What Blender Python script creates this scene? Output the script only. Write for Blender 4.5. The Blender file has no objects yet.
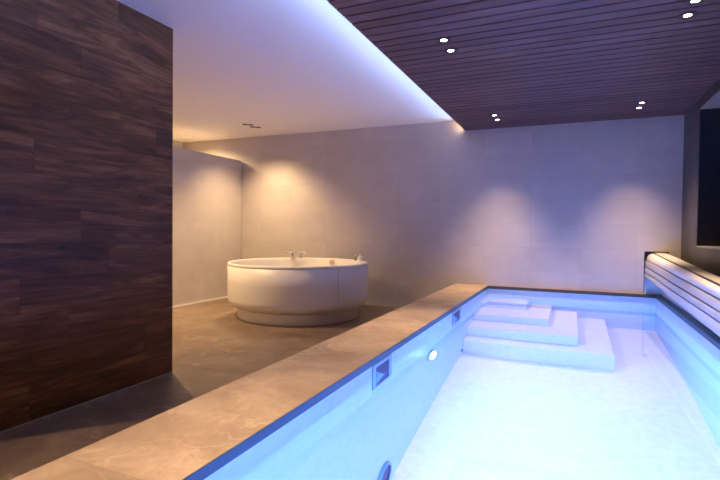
import bpy, bmesh, math, random
from mathutils import Vector, Matrix
random.seed(7)
S = bpy.context.scene
C = S.collection
PI = math.pi

# ------------------------------------------------------------------ camera
F, YAW, PITCH, ROLL, ZC = 482.3, 0.4148, 0.0219, 0.0105, 1.108
cam_d = bpy.data.cameras.new('camera'); cam = bpy.data.objects.new('camera', cam_d); C.objects.link(cam)
cam_d.sensor_width = 36; cam_d.lens = F * 36 / 720; cam_d.clip_start = 0.02; cam_d.clip_end = 100
fw = Vector((-math.sin(YAW) * math.cos(PITCH), math.cos(YAW) * math.cos(PITCH), -math.sin(PITCH)))
rt = Vector((math.cos(YAW), math.sin(YAW), 0)); up = rt.cross(fw)
r2 = math.cos(ROLL) * rt + math.sin(ROLL) * up; u2 = -math.sin(ROLL) * rt + math.cos(ROLL) * up
M = Matrix((r2, u2, -fw)).transposed().to_4x4(); M.translation = Vector((0, 0, ZC))
cam.matrix_world = M
S.camera = cam

# ------------------------------------------------------------------ world, exposure, light levels
w = bpy.data.worlds.new('world'); S.world = w; w.use_nodes = True
w.node_tree.nodes['Background'].inputs[0].default_value = (0.02, 0.025, 0.05, 1)
w.node_tree.nodes['Background'].inputs[1].default_value = 0.2
S.view_settings.view_transform = 'Standard'; S.view_settings.look = 'None'
S.view_settings.gamma = 1; S.view_settings.use_curve_mapping = False
S.view_settings.exposure = 1.0
cy = S.cycles
cy.max_bounces = 14; cy.diffuse_bounces = 6; cy.glossy_bounces = 6; cy.transmission_bounces = 12
cy.sample_clamp_indirect = 10; cy.blur_glossy = 1.0
cy.caustics_reflective = True; cy.caustics_refractive = True

WARM = (1.0, 0.67, 0.34)
SOFT = (1.0, 0.70, 0.40)
POOLC = (0.19, 0.44, 1.50)
COVEC = (0.34, 0.52, 0.95)
WATER_BUMP = False
E_POOL = 495.0       # emission strength of the underwater lamp lenses
E_COVE = 0.8
P_COVE = 8.0        # watts of the long blue cove lamp         # emission strength of the cove strip
P_WOOD = 82.0        # watts of the spots in the slatted ceiling
P_BATH = 29.0        # watts of the spots in the white ceiling


def spot(name, loc, power, col, size, blend, direction=(0, 0, -1), radius=0.02):
    l = bpy.data.lights.new(name, 'SPOT'); o = bpy.data.objects.new(name, l); C.objects.link(o)
    o.location = loc; l.energy = power; l.color = col; l.spot_size = math.radians(size); l.spot_blend = blend
    l.shadow_soft_size = radius
    o.rotation_euler = Vector(direction).to_track_quat('-Z', 'Y').to_euler()
    l.cycles.is_caustics_light = True
    return o


# ------------------------------------------------------------------ material helpers
def mat(name, col=(0.5, 0.5, 0.5), rough=0.5, metal=0.0, spec=None, coat=0.0):
    m = bpy.data.materials.new(name); m.use_nodes = True
    b = m.node_tree.nodes['Principled BSDF']
    b.inputs['Base Color'].default_value = (*col, 1); b.inputs['Roughness'].default_value = rough
    b.inputs['Metallic'].default_value = metal
    if spec is not None: b.inputs['Specular IOR Level'].default_value = spec
    if coat: b.inputs['Coat Weight'].default_value = coat
    return m


def N(m, t, **kw):
    n = m.node_tree.nodes.new(t)
    for k, v in kw.items():
        if isinstance(k, str) and hasattr(n, k): setattr(n, k, v)
    return n


def L(m, a, b): m.node_tree.links.new(a, b)


def math_n(m, op, a, b=None):
    n = N(m, 'ShaderNodeMath', operation=op)
    for i, v in enumerate((a, b)):
        if v is None: continue
        if isinstance(v, (int, float)): n.inputs[i].default_value = v
        else: L(m, v, n.inputs[i])
    return n.outputs[0]


def ramp(m, fac, stops):
    r = N(m, 'ShaderNodeValToRGB'); L(m, fac, r.inputs[0])
    e = r.color_ramp.elements
    while len(e) < len(stops): e.new(0.5)
    for el, (p, c) in zip(e, stops): el.position = p; el.color = (*c, 1) if len(c) == 3 else c
    return r.outputs[0]


def mixc(m, fac, a, b, blend='MIX'):
    n = N(m, 'ShaderNodeMix', data_type='RGBA', blend_type=blend)
    for s, v in ((n.inputs[0], fac), (n.inputs[6], a), (n.inputs[7], b)):
        if isinstance(v, (int, float)): s.default_value = v
        elif isinstance(v, tuple): s.default_value = (*v, 1)
        else: L(m, v, s)
    return n.outputs[2]


def noise(m, vec, scale, detail=4, rough=0.55, dist=0.0):
    n = N(m, 'ShaderNodeTexNoise'); n.inputs['Scale'].default_value = scale; n.inputs['Detail'].default_value = detail
    n.inputs['Roughness'].default_value = rough; n.inputs['Distortion'].default_value = dist
    L(m, vec, n.inputs['Vector']); return n.outputs['Fac']


def mapping(m, vec, scale=(1, 1, 1), loc=(0, 0, 0)):
    n = N(m, 'ShaderNodeMapping'); n.inputs['Scale'].default_value = scale; n.inputs['Location'].default_value = loc
    if not isinstance(vec, tuple): L(m, vec, n.inputs['Vector'])
    return n.outputs[0]


def bump(m, h, strength=0.1, dist=0.01):
    n = N(m, 'ShaderNodeBump'); n.inputs['Strength'].default_value = strength; n.inputs['Distance'].default_value = dist
    L(m, h, n.inputs['Height']); L(m, n.outputs[0], m.node_tree.nodes['Principled BSDF'].inputs['Normal'])


def coords(m): return N(m, 'ShaderNodeTexCoord').outputs['Object']


def joints(m, comp, origin, pitch, width):
    """1 inside a joint line of the given width, and the index of the tile"""
    t = math_n(m, 'DIVIDE', math_n(m, 'SUBTRACT', comp, origin), pitch)
    fr = math_n(m, 'FRACT', t)
    d = math_n(m, 'MINIMUM', fr, math_n(m, 'SUBTRACT', 1.0, fr))
    return math_n(m, 'LESS_THAN', d, width / pitch / 2), math_n(m, 'FLOOR', t)


def tile_mat(name, c1, c2, joint_col, ax, ox, px, oz, pz, width, rough, vein=None, axes2='Z', tilevar=0.12, scale=2.5, bumpy=0.04):
    m = mat(name, c1, rough)
    b = m.node_tree.nodes['Principled BSDF']
    co = coords(m); sp = N(m, 'ShaderNodeSeparateXYZ'); L(m, co, sp.inputs[0])
    ja, ia = joints(m, sp.outputs[ax], ox, px, width)
    jb, ib = joints(m, sp.outputs[axes2], oz, pz, width)
    cid = N(m, 'ShaderNodeCombineXYZ'); L(m, ia, cid.inputs[0]); L(m, ib, cid.inputs[1])
    wn = N(m, 'ShaderNodeTexWhiteNoise'); L(m, cid.outputs[0], wn.inputs['Vector'])
    off = N(m, 'ShaderNodeVectorMath', operation='MULTIPLY_ADD')
    L(m, wn.outputs['Color'], off.inputs[0]); off.inputs[1].default_value = (9, 9, 9); L(m, co, off.inputs[2])
    n1 = noise(m, off.outputs[0], scale, 6, 0.6, 0.6)
    col = mixc(m, ramp(m, n1, [(0.3, (0, 0, 0)), (0.7, (1, 1, 1))]), c1, c2)
    if vein:
        n4 = noise(m, off.outputs[0], scale * 5, 6, 0.7, 0.8)
        col = mixc(m, math_n(m, 'MULTIPLY', ramp(m, n4, [(0.35, (0, 0, 0)), (0.7, (1, 1, 1))]), 0.6), col, c1)
        n2 = noise(m, off.outputs[0], scale * 1.1, 4, 0.6, 1.2)
        v = ramp(m, n2, [(0.48, (0, 0, 0)), (0.5, (1, 1, 1)), (0.52, (0, 0, 0))])
        n3 = noise(m, co, 3, 3, 0.6)
        v = math_n(m, 'MULTIPLY', v, ramp(m, n3, [(0.42, (0, 0, 0)), (0.6, (1, 1, 1))]))
        col = mixc(m, math_n(m, 'MULTIPLY', v, 0.5), col, vein)
        n5 = noise(m, co, 40, 4, 0.7)
        col = mixc(m, math_n(m, 'MULTIPLY', n5, 0.3), col, c1)
    val = math_n(m, 'ADD', math_n(m, 'MULTIPLY', wn.outputs['Value'], tilevar), 1 - tilevar / 2)
    hs = N(m, 'ShaderNodeHueSaturation'); L(m, col, hs.inputs['Color']); L(m, val, hs.inputs['Value'])
    j = math_n(m, 'MAXIMUM', ja, jb)
    L(m, mixc(m, math_n(m, 'MULTIPLY', j, 0.4), hs.outputs[0], joint_col), b.inputs['Base Color'])
    h = math_n(m, 'SUBTRACT', math_n(m, 'MULTIPLY', noise(m, co, 30, 4), 0.3), j)
    bump(m, h, 0.25, bumpy * 0.05)
    return m


M_wall = tile_mat('beige_wall_tile', (0.49, 0.445, 0.425), (0.56, 0.515, 0.49), (0.30, 0.26, 0.22), 'X', -1.68, 0.595, 0.0, 0.3, 0.003, 0.55, tilevar=0.05)
M_wally = tile_mat('beige_partition_tile', (0.49, 0.445, 0.425), (0.56, 0.515, 0.49), (0.33, 0.28, 0.24), 'Y', 0.07, 0.595, 0.0, 0.3, 0.003, 0.55, tilevar=0.05)
M_slate = tile_mat('dark_slate_tile', (0.04, 0.035, 0.036), (0.08, 0.07, 0.068), (0.02, 0.02, 0.02), 'Y', 0.45, 1.2, 0.28, 0.6, 0.005, 0.45, tilevar=0.25, scale=4)
M_floor = tile_mat('brown_stone_floor', (0.14, 0.093, 0.062), (0.36, 0.26, 0.185), (0.08, 0.055, 0.04), 'X', -2.2, 0.9, 0.3, 0.9, 0.003, 0.38, vein=(0.55, 0.44, 0.32), axes2='Y', tilevar=0.06, scale=1.6)
M_coping = tile_mat('beige_stone_coping', (0.25, 0.175, 0.125), (0.60, 0.45, 0.335), (0.16, 0.11, 0.08), 'X', -3.0, 9.0, 1.0, 1.2, 0.003, 0.38, vein=(0.66, 0.54, 0.40), axes2='Y', tilevar=0.06, scale=2.2)
M_white = mat('white_plaster', (0.82, 0.81, 0.80), 0.7)
co = coords(M_white); bump(M_white, noise(M_white, co, 60, 3), 0.03, 0.002)
M_slate_shade = tile_mat('recess_shade_slate', (0.012, 0.013, 0.016), (0.022, 0.024, 0.03), (0.004, 0.004, 0.004), 'X', 0.45, 1.2, 0.28, 0.6, 0.005, 0.3, tilevar=0.25, scale=4)  # slate darkened to stand in for the shade inside the window recess
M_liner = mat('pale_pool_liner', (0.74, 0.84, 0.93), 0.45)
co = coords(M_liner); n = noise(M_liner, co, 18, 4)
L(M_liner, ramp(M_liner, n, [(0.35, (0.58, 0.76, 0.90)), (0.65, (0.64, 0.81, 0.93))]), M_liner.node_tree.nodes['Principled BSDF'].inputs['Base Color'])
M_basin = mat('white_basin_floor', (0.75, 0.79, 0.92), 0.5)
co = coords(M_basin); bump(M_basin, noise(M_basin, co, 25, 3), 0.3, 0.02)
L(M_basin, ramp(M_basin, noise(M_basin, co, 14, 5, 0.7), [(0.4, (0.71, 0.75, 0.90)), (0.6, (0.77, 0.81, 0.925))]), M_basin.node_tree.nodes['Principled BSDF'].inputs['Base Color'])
M_alu = mat('brushed_metal_profile', (0.75, 0.74, 0.72), 0.35, 1.0)
M_chrome = mat('polished_chrome', (0.8, 0.8, 0.8), 0.12, 1.0)
M_black = mat('black_metal', (0.015, 0.015, 0.017), 0.4)
M_acryl = mat('white_acrylic', (0.78, 0.74, 0.70), 0.42)
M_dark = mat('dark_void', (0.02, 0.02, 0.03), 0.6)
M_skim = mat('skimmer_steel', (0.22, 0.42, 0.62), 0.3, 0.5)
M_skimin = mat('skimmer_dark_blue', (0.004, 0.02, 0.09), 0.4)
M_flap = mat('blue_weir_flap', (0.10, 0.45, 0.75), 0.35)
M_glass = mat('dark_window_glass', (0.02, 0.025, 0.04), 0.03, spec=0.8)
M_bottle = mat('amber_bottle', (0.45, 0.36, 0.16), 0.2)
M_porc = mat('white_porcelain', (0.85, 0.84, 0.82), 0.25)


def emis(name, col, s):
    m = bpy.data.materials.new(name); m.use_nodes = True; nt = m.node_tree; nt.nodes.clear()
    e = nt.nodes.new('ShaderNodeEmission'); o = nt.nodes.new('ShaderNodeOutputMaterial')
    e.inputs[0].default_value = (*col, 1); e.inputs[1].default_value = s
    nt.links.new(e.outputs[0], o.inputs[0]); return m


M_lens = emis('lit_downlight_lens', (1, 0.93, 0.88), 12)
M_pool_lens = emis('lit_underwater_lens', POOLC, E_POOL)
M_cove = emis('blue_cove_strip', COVEC, E_COVE)
M_warm_end = emis('warm_cove_lamp', WARM, 45)


def wood_mat(name, dark, mid, light, along, grain, rough, knots=True, useattr=True, contrast=1.0):
    m = mat(name, mid, rough); b = m.node_tree.nodes['Principled BSDF']
    co = coords(m)
    at = N(m, 'ShaderNodeAttribute', attribute_name='rnd')
    off = N(m, 'ShaderNodeVectorMath', operation='MULTIPLY_ADD'); L(m, at.outputs['Color'], off.inputs[0])
    off.inputs[1].default_value = (17, 23, 31); L(m, co, off.inputs[2])
    sc = [grain] * 3; sc[along] = grain * 0.11
    v = mapping(m, off.outputs[0], tuple(sc))
    n1 = noise(m, v, 1.0, 7, 0.66, 1.7)
    col = ramp(m, n1, [(0.32, dark), (0.5, mid), (0.72, light)])
    sf = [grain * 7] * 3; sf[along] = grain * 0.45
    n2 = noise(m, mapping(m, off.outputs[0], tuple(sf)), 1.0, 3, 0.6)
    col = mixc(m, math_n(m, 'MULTIPLY', ramp(m, n2, [(0.42, (1, 1, 1)), (0.56, (0, 0, 0))]), 0.34), col, dark)
    if knots:
        vo = N(m, 'ShaderNodeTexVoronoi'); sk = [3.3] * 3; sk[along] = 1.5
        L(m, mapping(m, off.outputs[0], tuple(sk)), vo.inputs['Vector']); vo.inputs['Scale'].default_value = 1.0
        k = ramp(m, vo.outputs['Distance'], [(0.02, (1, 1, 1)), (0.07, (0, 0, 0))])
        col = mixc(m, math_n(m, 'MULTIPLY', k, 0.75), col, tuple(c * 0.3 for c in dark))
        # long dark heart streaks
        ss = [3.0] * 3; ss[along] = 0.35
        n3 = noise(m, mapping(m, off.outputs[0], tuple(ss)), 1.0, 3, 0.5, 0.8)
        st = ramp(m, n3, [(0.485, (0, 0, 0)), (0.5, (1, 1, 1)), (0.515, (0, 0, 0))])
        col = mixc(m, math_n(m, 'MULTIPLY', st, 0.5), col, dark)
    hs = N(m, 'ShaderNodeHueSaturation'); L(m, col, hs.inputs['Color'])
    L(m, math_n(m, 'ADD', math_n(m, 'MULTIPLY', at.outputs['Fac'], 0.45), 0.78), hs.inputs['Value'])
    L(m, hs.outputs[0], b.inputs['Base Color'])
    bump(m, n2, 0.15, 0.002)
    return m


M_woodwall = wood_mat('brown_wood_plank_wall', (0.065, 0.020, 0.006), (0.22, 0.080, 0.028), (0.50, 0.21, 0.085), 1, 8.5, 0.5)
M_woodceil = wood_mat('reddish_brown_slat', (0.075, 0.036, 0.036), (0.135, 0.074, 0.074), (0.20, 0.115, 0.115), 0, 9.0, 0.5, knots=False)
M_slat = wood_mat('pale_bench_slat', (0.66, 0.60, 0.57), (0.72, 0.66, 0.63), (0.76, 0.71, 0.68), 1, 10.0, 0.3, knots=False)

# ------------------------------------------------------------------ mesh helpers


def box(bm, x0, x1, y0, y1, z0, z1, rnd=None, lay=None):
    vs = [bm.verts.new((x, y, z)) for x in (x0, x1) for y in (y0, y1) for z in (z0, z1)]
    q = [(0, 1, 3, 2), (4, 6, 7, 5), (0, 4, 5, 1), (2, 3, 7, 6), (0, 2, 6, 4), (1, 5, 7, 3)]
    for f in q:
        fc = bm.faces.new([vs[i] for i in f])
        if lay is not None:
            for lp in fc.loops: lp[lay] = (*rnd, 1)
    return vs


def obj(name, bm, m, parent=None, smooth=False, bevel=0.0, seg=2):
    bmesh.ops.recalc_face_normals(bm, faces=bm.faces)
    me = bpy.data.meshes.new(name); bm.to_mesh(me); bm.free(); me.materials.append(m)
    o = bpy.data.objects.new(name, me); C.objects.link(o)
    if parent: o.parent = parent
    if smooth:
        for p in me.polygons: p.use_smooth = True
    if bevel:
        b = o.modifiers.new('bevel', 'BEVEL'); b.width = bevel; b.segments = seg; b.limit_method = 'ANGLE'
    return o


def boxes(name, lst, m, parent=None, bevel=0.0):
    bm = bmesh.new()
    for b in lst: box(bm, *b)
    return obj(name, bm, m, parent, bevel=bevel)


def struct(name, lst, m, bevel=0.0):
    o = boxes(name, lst, m, bevel=bevel); o['kind'] = 'structure'; return o


def lathe(bm, prof, seg=64, cx=0, cy=0, cz=0, close=False, rot=None, caps=True):
    rings = []
    for r, z in prof:
        ring = []
        for k in range(seg):
            a = 2 * PI * k / seg
            v = Vector((r * math.cos(a), r * math.sin(a), z))
            if rot: v = rot @ v
            ring.append(bm.verts.new(v + Vector((cx, cy, cz))))
        rings.append(ring)
    n = len(rings)
    for i in range(n if close else n - 1):
        A, B = rings[i], rings[(i + 1) % n]
        for k in range(seg):
            bm.faces.new((A[k], A[(k + 1) % seg], B[(k + 1) % seg], B[k]))
    if not close and caps:
        for rg in (rings[0], rings[-1]): bm.faces.new(rg)
    return bm


def tube(bm, p, q, r, seg=12, r1=None):
    p, q = Vector(p), Vector(q); d = q - p
    rot = d.to_track_quat('Z', 'Y').to_matrix()
    r1 = r if r1 is None else r1
    lathe(bm, [(r, 0), (r1, d.length)], seg, p.x, p.y, p.z, rot=rot)


def thing(name, label, cat, loc=(0, 0, 0), group=None):
    o = bpy.data.objects.new(name, None); C.objects.link(o); o.location = loc; o.empty_display_size = 0.1
    o['label'] = label; o['category'] = cat
    if group: o['group'] = group
    return o


def tag(o, label, cat, group=None, kind=None):
    o['label'] = label; o['category'] = cat
    if group: o['group'] = group
    if kind: o['kind'] = kind
    return o


def dup(root, loc, label, group=None):
    r = root.copy(); C.objects.link(r); r.location = loc; r['label'] = label
    if group: r['group'] = group
    for ch in list(root.children):
        c = ch.copy(); C.objects.link(c); c.parent = r
        for g in ch.children:
            d = g.copy(); C.objects.link(d); d.parent = c
    return r


ROTX = Matrix.Rotation(PI / 2, 3, 'Y')      # lathe axis z -> x

# ------------------------------------------------------------------ the setting
YB, HC, ZW, XR = 6.542, 2.6, 2.452, 1.142
XL, YR = -6.30, -2.6
XO, XI, XI2 = -1.449, -1.015, 0.90          # outer edge of the ledge, pool walls
ZCOP, WATER, ZF = 0.386, 0.26, -1.30
YN = 0.45                                   # near end of the pool
PB = 6.505                                  # back wall of the pool

struct('wall_back', [(XL - .15, 0.785, YB, YB + .2, 0, HC + .1), (0.785, 1.02, YB, YB + .2, 0.877, HC + .1), (1.02, XR + .6, YB, YB + .2, 0, HC + .1)], M_wall)
struct('wall_left', [(XL - .15, XL, YR, YB, 0, HC + .1)], M_wally)
struct('wall_rear', [(XL - .15, XR + .6, YR - .15, YR, -.1, HC + .1)], M_wall)
# right wall with a deep window recess
NY0, NY1, NZ0, NZ1, XD = 1.6, 5.80, 0.967, 2.352, XR + 0.42
struct('wall_right', [(XR, XD, YR, NY0, 0, HC + .1), (XR, XD, NY1, YB, 0, HC + .1), (XR, XD, NY0, NY1, 0, NZ0), (XR, XD, NY0, NY1, NZ1, HC + .1),
                      (XD, XD + .15, YR, NY0 - .06, 0, HC + .1), (XD, XD + .15, NY1 + .06, YB, 0, HC + .1)], M_slate)
struct('wall_recess_shade', [(XR + .004, XD, NY1 - .01, NY1, NZ0 + .012, NZ1 - .012), (XR + .004, XD, NY0, NY0 + .01, NZ0 + .012, NZ1 - .012)], M_slate_shade)  # jamb slabs carrying the recess shade in their colour
M_sill_soffit = mat('grey_sill_glow_soffit', (0.30, 0.28, 0.27), 0.4)
struct('trim_3', [(XR - .001, XD, NY0, NY1, NZ0, NZ0 + .012), (XR - .001, XD, NY0, NY1, NZ1 - .012, NZ1)], M_sill_soffit)  # lighter sill; soffit slab lightened in place of the pool's glow
win = thing('window_1', '', 'window'); del win['label'], win['category']; win['kind'] = 'structure'
boxes('window_frame', [(XD, XD + .06, NY0 - .06, NY1 + .06, NZ0 - .06, NZ0), (XD, XD + .06, NY0 - .06, NY1 + .06, NZ1, NZ1 + .06),
                       (XD, XD + .06, NY0 - .06, NY0, NZ0, NZ1), (XD, XD + .06, NY1, NY1 + .06, NZ0, NZ1), (XD, XD + .06, 3.67, 3.73, NZ0, NZ1)], M_black, win)
boxes('pane', [(XD + .02, XD + .04, NY0, 3.67, NZ0, NZ1), (XD + .02, XD + .04, 3.73, NY1, NZ0, NZ1)], M_glass, win)

# floor (around the pool pit)
struct('floor', [(XL - .15, XO + .12, YR - .1, YB + .1, -.12, 0), (XO + .12, XR + .1, YR - .1, YN - .35, -.12, 0)], M_floor)
# white ceiling
struct('ceiling', [(XL - .15, XR + .6, YR - .15, YB + .2, HC, HC + .12)], M_white)
# low partition that stops short of the ceiling
bm = bmesh.new()
XP = -5.03
y0p, y1p, zt, rr = 3.4, YB - .012, 2.22, 0.05
pts = [(y0p, 0.0), (y1p, 0.0)] + [(y1p - rr + rr * math.cos(a), zt - rr + rr * math.sin(a)) for a in [i * PI / 12 for i in range(7)]] + [(y0p, zt)]
A = [bm.verts.new((XP, y, z)) for y, z in pts]; B = [bm.verts.new((XP - .12, y, z)) for y, z in pts]
bm.faces.new(A); bm.faces.new(B[::-1])
for i in range(len(pts)): bm.faces.new((A[i], A[(i + 1) % len(pts)], B[(i + 1) % len(pts)], B[i]))
o = obj('wall_partition', bm, M_wally); o['kind'] = 'structure'
struct('baseboard_partition', [(XP, XP + .008, y0p, y1p, 0, .022)], M_white)
struct('baseboard_back', [(XP + .008, XO, YB - .008, YB, 0, .022)], M_wall)

# wood plank wall, a free-standing panel; planks 0.2 m high, joints as in the photo
XW, YW0, YW1 = -2.778, 1.38, 2.778
bm = bmesh.new(); lay = bm.loops.layers.color.new('rnd')
box(bm, XW - .16, XW - .012, YW0, YW1, 0, HC, (0.3, 0.5, 0.4), lay)
jo = {11: 1.769, 10: 2.034, 9: 2.313, 7: 1.75, 4: 2.228, 3: 1.67, 2: 1.953, 8: 2.62, 6: 2.46, 5: 2.03, 1: 2.52, 0: 1.72, 12: 2.3}
for k in range(13):
    z0 = 0.015 + .2 * k if k else 0; z1 = min(0.015 + .2 * (k + 1), HC)
    j = jo[k]
    cuts = sorted([YW0, YW1] + [c for c in (j - 1.2, j, j + 1.2) if YW0 < c < YW1])
    for a, b in zip(cuts, cuts[1:]):
        box(bm, XW - .012, XW, a + .0008, b - .0008, z0 + .0003, z1 - .0003, (random.random(), random.random(), random.random()), lay)
o = obj('wall_plank', bm, M_woodwall); o['kind'] = 'structure'
struct('trim_1', [(XW, XW + .006, YW0, YW1, 0, .008)], M_alu)

# slatted wooden ceiling hung below the white one
bm = bmesh.new(); lay = bm.loops.layers.color.new('rnd')
P, G = 0.1125, 0.015
y = 2.664 - P * 46
while y < YB:
    a, b = max(y + G / 2, YR), min(y + P - G / 2, YB)
    if b > a + .01: box(bm, -1.349, XR, a, b, ZW, ZW + .022, (random.random(), random.random(), random.random()), lay)
    y += P
o = obj('ceiling_slat', bm, M_woodceil); o['kind'] = 'structure'
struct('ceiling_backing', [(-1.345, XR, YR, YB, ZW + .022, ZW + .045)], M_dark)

# ------------------------------------------------------------------ pool shell, ledge, water
SK = [(2.49, 2.795), (4.452, 4.80)]          # skimmer openings along the left pool wall
SZ0 = 0.12
lw = XI - .25
lst = [(lw, XI, YN - .2, PB + .03, ZF - .1, SZ0)]
ys = [YN - .2] + [v for s in SK for v in (s[0] + .02, s[1] - .02)] + [PB + .03]
for a, b in zip(ys[::2], ys[1::2]): lst.append((lw, XI, a, b, SZ0, .346))
for s in SK: lst.append((lw, XI, s[0] + .02, s[1] - .02, .325, .346)); lst.append((lw, lw + .02, s[0] + .02, s[1] - .02, SZ0, .325))
for nm, ls in (('wall_pool_left', lst), ('wall_pool_right', [(XI2, XR + .1, YN - .2, PB + .03, ZF - .1, .346)]),
               ('wall_pool_near', [(XI, XI2, YN - .2, YN, ZF - .1, .346)]), ('wall_pool_far', [(XI, XI2, PB, PB + .15, ZF - .1, .346)])):
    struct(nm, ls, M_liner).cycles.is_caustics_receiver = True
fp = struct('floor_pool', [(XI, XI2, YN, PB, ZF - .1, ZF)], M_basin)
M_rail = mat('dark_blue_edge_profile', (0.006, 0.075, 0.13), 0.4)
led = thing('pool_surround', 'beige stone ledge framing the pool, raised above the bath area floor', 'pool edge')
boxes('riser', [(XO + .004, lw, YN - .2, YB, 0, .346), (XO + .004, XR, YN - .35, YN - .2, 0, .346)], M_coping, led)
boxes('coping', [(XO, XI + .004, YN - .36, YB - .001, .346, ZCOP), (XI + .004, XI2 - .004, PB - .018, YB, .346, ZCOP),
                 (XI + .004, XI2 - .004, YN - .36, YN + .01, .346, ZCOP)], M_coping, led)
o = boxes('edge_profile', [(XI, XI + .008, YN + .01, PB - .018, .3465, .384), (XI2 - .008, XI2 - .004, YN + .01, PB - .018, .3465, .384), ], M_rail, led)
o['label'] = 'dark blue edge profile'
o = boxes('edge_profile', [(XI + .008, XI2 - .008, PB - .022, PB - .018, .3465, .3845)], mat('dark_brown_edge', (.06, .05, .045), .4), led)
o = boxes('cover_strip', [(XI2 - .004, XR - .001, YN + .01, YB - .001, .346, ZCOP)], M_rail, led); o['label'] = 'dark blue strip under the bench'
# blue-lit recess behind the bench end in the back wall
struct('wall_recess', [(0.77, 1.04, YB + .2, YB + .22, 0, 0.9), (0.785, 1.02, YB, YB + .2, 0.05, .386), (0.785, 1.02, YB + .02, YB + .05, .386, .60)], M_liner)
struct('trim_2', [(0.778, 0.785, YB - .004, YB + .2, .386, .884), (1.02, 1.027, YB - .004, YB + .2, .386, .884), (0.785, 1.02, YB - .004, YB + .2, .877, .884)], M_black)

# water: a closed body reaching a few millimetres into the pool walls
bm = bmesh.new(); box(bm, XI - .001, XI2 + .001, YN - .001, PB + .001, ZF - .005, WATER)
bmesh.ops.split_edges(bm, edges=bm.edges[:])
M_water = bpy.data.materials.new('pool_water'); M_water.use_nodes = True
M_water.node_tree.nodes.clear()
g = N(M_water, 'ShaderNodeBsdfGlass'); g.inputs['Color'].default_value = (0.97, 0.99, 1.0, 1); g.inputs['Roughness'].default_value = 0.0; g.inputs['IOR'].default_value = 1.333
L(M_water, g.outputs[0], N(M_water, 'ShaderNodeOutputMaterial').inputs[0])
bw = N(M_water, 'ShaderNodeBump'); bw.inputs['Strength'].default_value = 0.05; bw.inputs['Distance'].default_value = 0.01
L(M_water, noise(M_water, coords(M_water), 5.0, 3, 0.5, 0.3), bw.inputs['Height'])
if WATER_BUMP: L(M_water, bw.outputs[0], g.inputs['Normal'])
wt = obj('pool_water', bm, M_water, smooth=True); wt.cycles.is_caustics_caster = True; fp.cycles.is_caustics_receiver = True
tag(wt, 'clear still pale blue water filling the pool', 'water', kind='stuff')

# the four steps, nested tiers in the far left corner
steps = thing('pool_steps', 'white underwater corner steps at the far left of the pool', 'steps', (XI, PB, ZF))
TX = [-0.486, -0.22, 0.071, 0.375]; TY = [6.032, 5.538, 5.156, 4.954]; TZ = [0.051, -0.265, -0.581, -0.897]
for i in range(4):
    zb = TZ[i + 1] if i < 3 else ZF
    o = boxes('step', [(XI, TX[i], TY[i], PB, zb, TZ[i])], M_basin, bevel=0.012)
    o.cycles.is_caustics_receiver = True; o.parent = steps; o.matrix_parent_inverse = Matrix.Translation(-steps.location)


def under(root, o):
    o.parent = root; o.matrix_parent_inverse = Matrix.Translation(-Vector(root.location)); return o


# skimmers
for (a, b), lab in zip(SK, ('metal-framed skimmer opening in the left pool wall, nearer of the two', 'metal-framed skimmer opening in the left pool wall, farther one by the steps')):
    t = thing('pool_skimmer', lab, 'skimmer', (XI, (a + b) / 2, .22), 'skimmers in the left pool wall')
    z0, z1 = 0.10, .343
    under(t, boxes('frame', [(XI, XI + .008, a, b, z1 - .02, z1), (XI, XI + .008, a, b, z0, z0 + .025), (XI, XI + .008, a, a + .045, z0 + .025, z1 - .02), (XI, XI + .008, b - .045, b, z0 + .025, z1 - .02)], M_skim, bevel=.002))
    under(t, boxes('throat', [(lw + .021, XI + .002, a + .021, b - .021, SZ0 + .001, .324)], M_skimin))
    bm = bmesh.new()
    v = [(a + .05, .30), (a + .05, .17), (b - .12, .245)]
    P0 = [bm.verts.new((XI + .002, y, z)) for y, z in v]; P1 = [bm.verts.new((XI + .010, y, z)) for y, z in v]
    bm.faces.new(P0); bm.faces.new(P1[::-1])
    for i in range(3): bm.faces.new((P0[i], P0[(i + 1) % 3], P1[(i + 1) % 3], P1[i]))
    under(t, obj('weir_flap', bm, M_flap))


# underwater lamps
def pool_lamp(loc, lab):
    t = thing('underwater_light', lab, 'pool light', loc, 'underwater lights in the left pool wall')
    bm = bmesh.new(); lathe(bm, [(.115, 0), (.115, .008), (.105, .014), (.07, .014), (.07, .004), (.07, 0)], 40, rot=ROTX)
    obj('ring', bm, M_liner, t, smooth=False)
    bm = bmesh.new(); lathe(bm, [(.068, .004), (.068, .018), (.05, .024), (.02, .027)], 32, rot=ROTX)
    obj('lens', bm, M_pool_lens, t, smooth=True)
    return t


p0 = pool_lamp((XI, 3.735, -.282), 'round glowing white lamp under water between the two skimmers')
dup(p0, (XI, 1.35, -.282), 'round glowing lamp under water at the near end of the left pool wall')
# suction grate and small return inlet on the left wall
t = thing('suction_grate', 'round blue-rimmed suction fitting low on the left pool wall', 'pool fitting', (XI, 2.685, -1.11))
bm = bmesh.new(); lathe(bm, [(.11, 0), (.11, .01), (.1, .02), (.085, .02), (.085, 0)], 40, rot=ROTX); obj('rim', bm, M_skim, t)
bm = bmesh.new(); lathe(bm, [(.084, 0), (.08, .012), (.03, .016)], 32, rot=ROTX)
obj('grate', bm, M_skimin, t)
t = thing('return_inlet', 'tiny grey inlet on the left pool wall at the foot of the steps', 'pool fitting', (XI, 4.90, -1.18))
bm = bmesh.new(); lathe(bm, [(.035, 0), (.035, .012), (.02, .016), (.018, .004)], 24, rot=ROTX); obj('nozzle', bm, M_skim, t)

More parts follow.
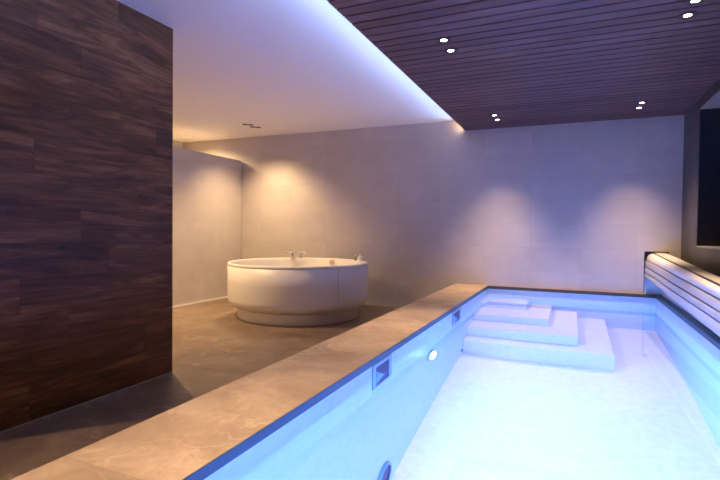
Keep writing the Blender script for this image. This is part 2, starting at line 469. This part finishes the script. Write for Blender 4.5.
# ------------------------------------------------------------------ slatted bench along the right pool edge
bench = thing('slatted_bench', 'long pale slatted bench cover with rounded front over the right pool edge', 'bench', (0.9, 4.2, ZCOP))
BK = [(1.016, .867), (.868, .868), (.799, .790), (.792, .705), (.79, .636), (.79, .583)]
NR = [(0.958, .770), (.832, .785), (.803, .713), (.793, .647), (.79, .590), (.79, .503)]     # section at y = 3.4
Yn, Yk, Ye = 3.4, YB + .018, 1.2


def sec(i, y):
    f = (YB - y) / (YB - Yn)
    f = min(f, 1.0)
    return Vector((BK[i][0] + (NR[i][0] - BK[i][0]) * f, 0, BK[i][1] + (NR[i][1] - BK[i][1]) * f))


C0 = Vector((1.0, 0, 0.55))
for k in range(5):
    bm = bmesh.new(); lay = bm.loops.layers.color.new('rnd'); rn = (random.random(), random.random(), random.random())
    rings = []
    for y in (Ye, Yn, 4.2, 5.0, 5.8, YB, Yk):
        a, b = sec(k, y), sec(k + 1, y); d = (b - a); g = min(.006 / d.length, .1)
        a2, b2 = a + d * g, b - d * g
        nrm = Vector((d.z, 0, -d.x)).normalized()
        mid = (a + b) / 2
        if nrm.dot(mid - C0) < 0: nrm = -nrm
        bul = (.006, .016, .003, .003, .003)[k]
        outer = [a2 + (b2 - a2) * t + nrm * bul * 4 * t * (1 - t) for t in (0, .25, .5, .75, 1)]
        inner = [b2 - nrm * .02, a2 - nrm * .02]
        rings.append([bm.verts.new((v.x, y, v.z)) for v in outer + inner])
    for A, B in zip(rings, rings[1:]):
        for i in range(7): bm.faces.new((A[i], A[(i + 1) % 7], B[(i + 1) % 7], B[i]))
    bm.faces.new(rings[0]); bm.faces.new(rings[-1][::-1])
    for f in bm.faces:
        for lp in f.loops: lp[lay] = (*rn, 1)
    o = obj('slat', bm, M_slat); under(bench, o)
bm = bmesh.new(); rings = []
for y in (Ye + .005, Yn, 4.2, 5.0, 5.8, YB, Yk - .001):
    p = sec(1, y); rings.append([bm.verts.new((p.x + dx, y, p.z + dz)) for dx, dz in ((-.006, -.015), (-.006, .0035), (.004, .0035), (.004, -.015))])
for A, B in zip(rings, rings[1:]):
    for i in range(4): bm.faces.new((A[i], A[(i + 1) % 4], B[(i + 1) % 4], B[i]))
bm.faces.new(rings[0]); bm.faces.new(rings[-1][::-1])
o = obj('joint_strip', bm, M_black); o['label'] = 'thin black joint between the top slats'; under(bench, o)
bm = bmesh.new()
rings = []
for y in (Ye + .02, Yn, YB - .002):
    v = [sec(i, y) for i in range(6)]
    cc = Vector((.94, 0, .55)); v = [p + (cc - p).normalized() * .028 for p in v] + [Vector((.94, 0, v[-1].z + .01))]
    rings.append([bm.verts.new((p.x, y, p.z)) for p in v])
for A, B in zip(rings, rings[1:]):
    for i in range(7): bm.faces.new((A[i], A[(i + 1) % 7], B[(i + 1) % 7], B[i]))
bm.faces.new(rings[0]); bm.faces.new(rings[-1][::-1])
under(bench, obj('core', bm, M_black))
under(bench, boxes('support', [(.955, 1.0, Ye + .05, YB - .002, ZCOP, .60)], M_liner))

# ------------------------------------------------------------------ round bathtub
TC = (-3.229, 5.384)
tub = thing('bathtub', 'large round freestanding white bathtub on a recessed plinth', 'bathtub', (*TC, 0))
bm = bmesh.new(); lathe(bm, [(.60, 0), (.768, 0), (.775, .008), (.775, .115), (.785, .135), (.60, .14)], 128); obj('plinth', bm, M_acryl, tub, smooth=True, bevel=0)
bm = bmesh.new(); lathe(bm, [(.60, .135), (.775, .135), (.80, .140), (.835, .155), (.865, .178), (.884, .210), (.891, .25), (.892, .45), (.892, .648), (.87, .65), (.868, .60)], 128, caps=False)
o = obj('outer_panel', bm, M_acryl, tub, smooth=True)
o.data.materials.append(M_black)
bm = bmesh.new()
lathe(bm, [(.865, .648), (.867, .653), (.8915, .653), (.8925, .656), (.8925, .670), (.891, .678), (.883, .684), (.868, .685), (.856, .681), (.848, .670), (.835, .62), (.80, .52), (.74, .38), (.64, .29), (.45, .25), (.2, .235), (.04, .23), (0.002, .229)], 128, caps=False)
rim = obj('basin', bm, M_acryl, tub, smooth=True)
# vertical panel seams
for ang in (-29, 151):
    a = math.radians(ang)
    bm = bmesh.new(); tube(bm, (.892 * math.cos(a), .892 * math.sin(a), .25), (.8925 * math.cos(a), .8925 * math.sin(a), .648), .0015, 6)
    obj('panel_seam', bm, M_black, tub)
# overflow knob on the inner wall, seen at the far right of the basin
bm = bmesh.new()
lathe(bm, [(.038, 0), (.038, .012), (.03, .02), (.012, .022)], 24, rot=Vector((-.25, -.97, .12)).to_track_quat('Z', 'Y').to_matrix())
o = obj('overflow_knob', bm, mat('warm_chrome', (.62, .52, .44), .3, .8), tub, smooth=False); o['label'] = 'round metal overflow knob'
o.location = (.06, .812, .632)

tap = thing('bath_mixer_tap', 'chrome bath mixer with twin posts on the rim of the round tub', 'tap', (-3.675, 6.06, .6835))
for dx in (-.065, .065):
    bm = bmesh.new(); lathe(bm, [(.034, 0), (.034, .01), (.016, .014), (.013, .06), (.017, .085)], 20, cx=dx); obj('post', bm, M_chrome, tap, smooth=True)
bm = bmesh.new(); tube(bm, (-.12, 0, .088), (.12, 0, .088), .016, 16); obj('body_bar', bm, M_chrome, tap)
for s in (-1, 1):
    bm = bmesh.new(); tube(bm, (s * .12, 0, .088), (s * .175, 0, .088), .022, 16); obj('handle', bm, M_chrome, tap, bevel=.003)
bm = bmesh.new(); tube(bm, (0, 0, .082), (0, -.12, .072), .012, 12); tube(bm, (0, -.115, .072), (0, -.12, .045), .011, 12); obj('spout', bm, M_chrome, tap)

pot = thing('white_jar', 'small white jar with a knobbed lid standing on the tub rim', 'jar', (-2.60, 5.915, .684))
bm = bmesh.new(); lathe(bm, [(.026, 0), (.034, .02), (.034, .05), (.028, .056)], 24); obj('body', bm, M_porc, pot, smooth=True)
bm = bmesh.new(); lathe(bm, [(.03, .0565), (.026, .07), (.008, .074), (.010, .088), (.004, .093)], 24); obj('lid', bm, M_porc, pot, smooth=True)
bot = thing('amber_bottle', 'tiny amber bottle standing on the tub rim left of the white jar', 'bottle', (-2.69, 5.965, .684))
bm = bmesh.new(); lathe(bm, [(.016, 0), (.018, .004), (.018, .045), (.008, .056), (.007, .062)], 20); obj('body', bm, M_bottle, bot, smooth=True)
bm = bmesh.new(); lathe(bm, [(.0085, .0625), (.0085, .078), (.004, .08)], 16); obj('cap', bm, M_porc, bot, smooth=False)

# ------------------------------------------------------------------ downlights
def downlight(loc, lab, lit=True, r=.034, cat='ceiling spotlight', group='paired spotlights in the slatted ceiling', power=P_WOOD, col=SOFT, size=62, blend=.7):
    t = thing('recessed_downlight', lab, cat, loc, group)
    bm = bmesh.new(); lathe(bm, [(r * .66, .012), (r * .66, -.0015), (r, -.003), (r + .018, -.003), (r + .020, 0), (r + .020, .012)], 32, close=True); obj('trim_ring', bm, M_black, t)
    bm = bmesh.new(); lathe(bm, [(r * .65, -.001), (r * .65, .008)], 32); obj('lens', bm, M_lens if lit else M_black, t)
    return t


d0 = downlight((-.857, 3.378, ZW - .001), 'bright spotlight in the slatted ceiling, upper left of the near left pair')
W = [((-.857, 3.594), 'bright spotlight in the slatted ceiling, lower right of the near left pair'),
     ((-.857, 5.785), 'small bright ceiling spotlight at far left, upper of its pair'),
     ((-.857, 6.025), 'small bright ceiling spotlight at far left, lower one next to the back wall'),
     ((.632, 5.77), 'small bright ceiling spotlight at far right, upper of its pair'),
     ((.632, 5.992), 'small bright ceiling spotlight at far right, lower one next to the back wall'),
     ((.626, 3.562), 'bright spotlight in the slatted ceiling, lower of the near right pair'),
     ((.626, 3.356), 'bright spotlight cut by the top edge, upper of the near right pair')]
for (x, y), lab in W: dup(d0, (x, y, ZW - .001), lab)
for x in (-.857, .63):
    for y in (1.17, 1.39): dup(d0, (x, y, ZW - .001), 'spotlight above the near end of the pool, %s of the %s pair' % ('nearer' if y < 1.3 else 'farther', 'left' if x < 0 else 'right'))
for x in (-.857, .63):
    for y in (1.17, 1.39, 3.37, 3.58, 5.78, 6.01):
        spot('spot_lamp', (x, y, ZW - .008), P_WOOD, SOFT, 76, 1.0)

# four tiny recessed spots over the tub
BS = [((-4.335, 5.70), 'tiny dark spotlight in the white ceiling above the tub, leftmost of four'),
      ((-4.275, 5.75), 'tiny dark spotlight in the white ceiling above the tub, second of four'),
      ((-4.335, 5.885), 'tiny dark spotlight in the white ceiling above the tub, third of four'),
      ((-4.275, 5.935), 'tiny dark spotlight in the white ceiling above the tub, rightmost of four')]
b0 = thing('mini_spotlight', BS[0][1], 'ceiling spotlight', (*BS[0][0], HC - .0005), 'four tiny spotlights above the tub')
bm = bmesh.new(); lathe(bm, [(.030, -.002), (.040, -.004), (.042, 0), (.040, .01), (.030, .01)], 24, close=True); obj('trim_ring', bm, M_black, b0)
bm = bmesh.new(); lathe(bm, [(.0295, -.001), (.0295, .008)], 20); obj('lens', bm, M_black, b0)
for (x, y), lab in BS[1:]: dup(b0, (x, y, HC - .0005), lab)
for (x, y), lab in BS: spot('bath_spot', (x, y, HC - .03), P_BATH, WARM, 115, 1.0, direction=(.0, .10, -1))
sd = thing('ceiling_sensor', 'small flush white disc in the ceiling near the partition', 'sensor', (-5.73, 6.235, HC))
bm = bmesh.new(); lathe(bm, [(.06, 0), (.058, -.008), (.04, -.012)], 32); obj('cover', bm, M_white, sd, smooth=False)
# other spots of the same row, out of the picture
for x, y, dr in ((-4.3, 3.78, (0, 0, -1)), (-4.3, -.45, (.1, .25, -1)), (-5.68, 5.75, (0, .25, -1))):
    spot('bath_spot', (x, y, HC - .01), P_BATH * 6.5, WARM, 140, .9, direction=dr, radius=.04)

# blue cove strip lying on the edge of the hung ceiling, and the warm lamp at its far end
cl = bpy.data.lights.new('cove_lamp', 'AREA'); co_ = bpy.data.objects.new('cove_lamp', cl); C.objects.link(co_)
cl.shape = 'RECTANGLE'; cl.size = .03; cl.size_y = YB - YR - .3; cl.energy = P_COVE; cl.color = COVEC; cl.spread = math.radians(70)
co_.location = (-1.36, (YB + YR) / 2, ZW + .035)
zz = Vector((1, 0, -.36)).normalized(); yy = Vector((0, 1, 0)); xx = yy.cross(zz)
mw = Matrix((xx, yy, zz)).transposed().to_4x4(); mw.translation = co_.location; co_.matrix_world = mw
cs = boxes('cove_light_strip', [(-1.353, -1.3495, YR + .05, YB - .25, ZW + .024, ZW + .042)], M_cove)
tag(cs, 'thin blue light strip along the left edge of the slatted ceiling', 'light strip')
cw = boxes('cove_end_lamp', [(-1.335, -1.305, YB - .10, YB - .05, ZW + .047, ZW + .075)], M_warm_end)
tag(cw, 'warm lamp in the ceiling gap where it meets the back wall', 'lamp')
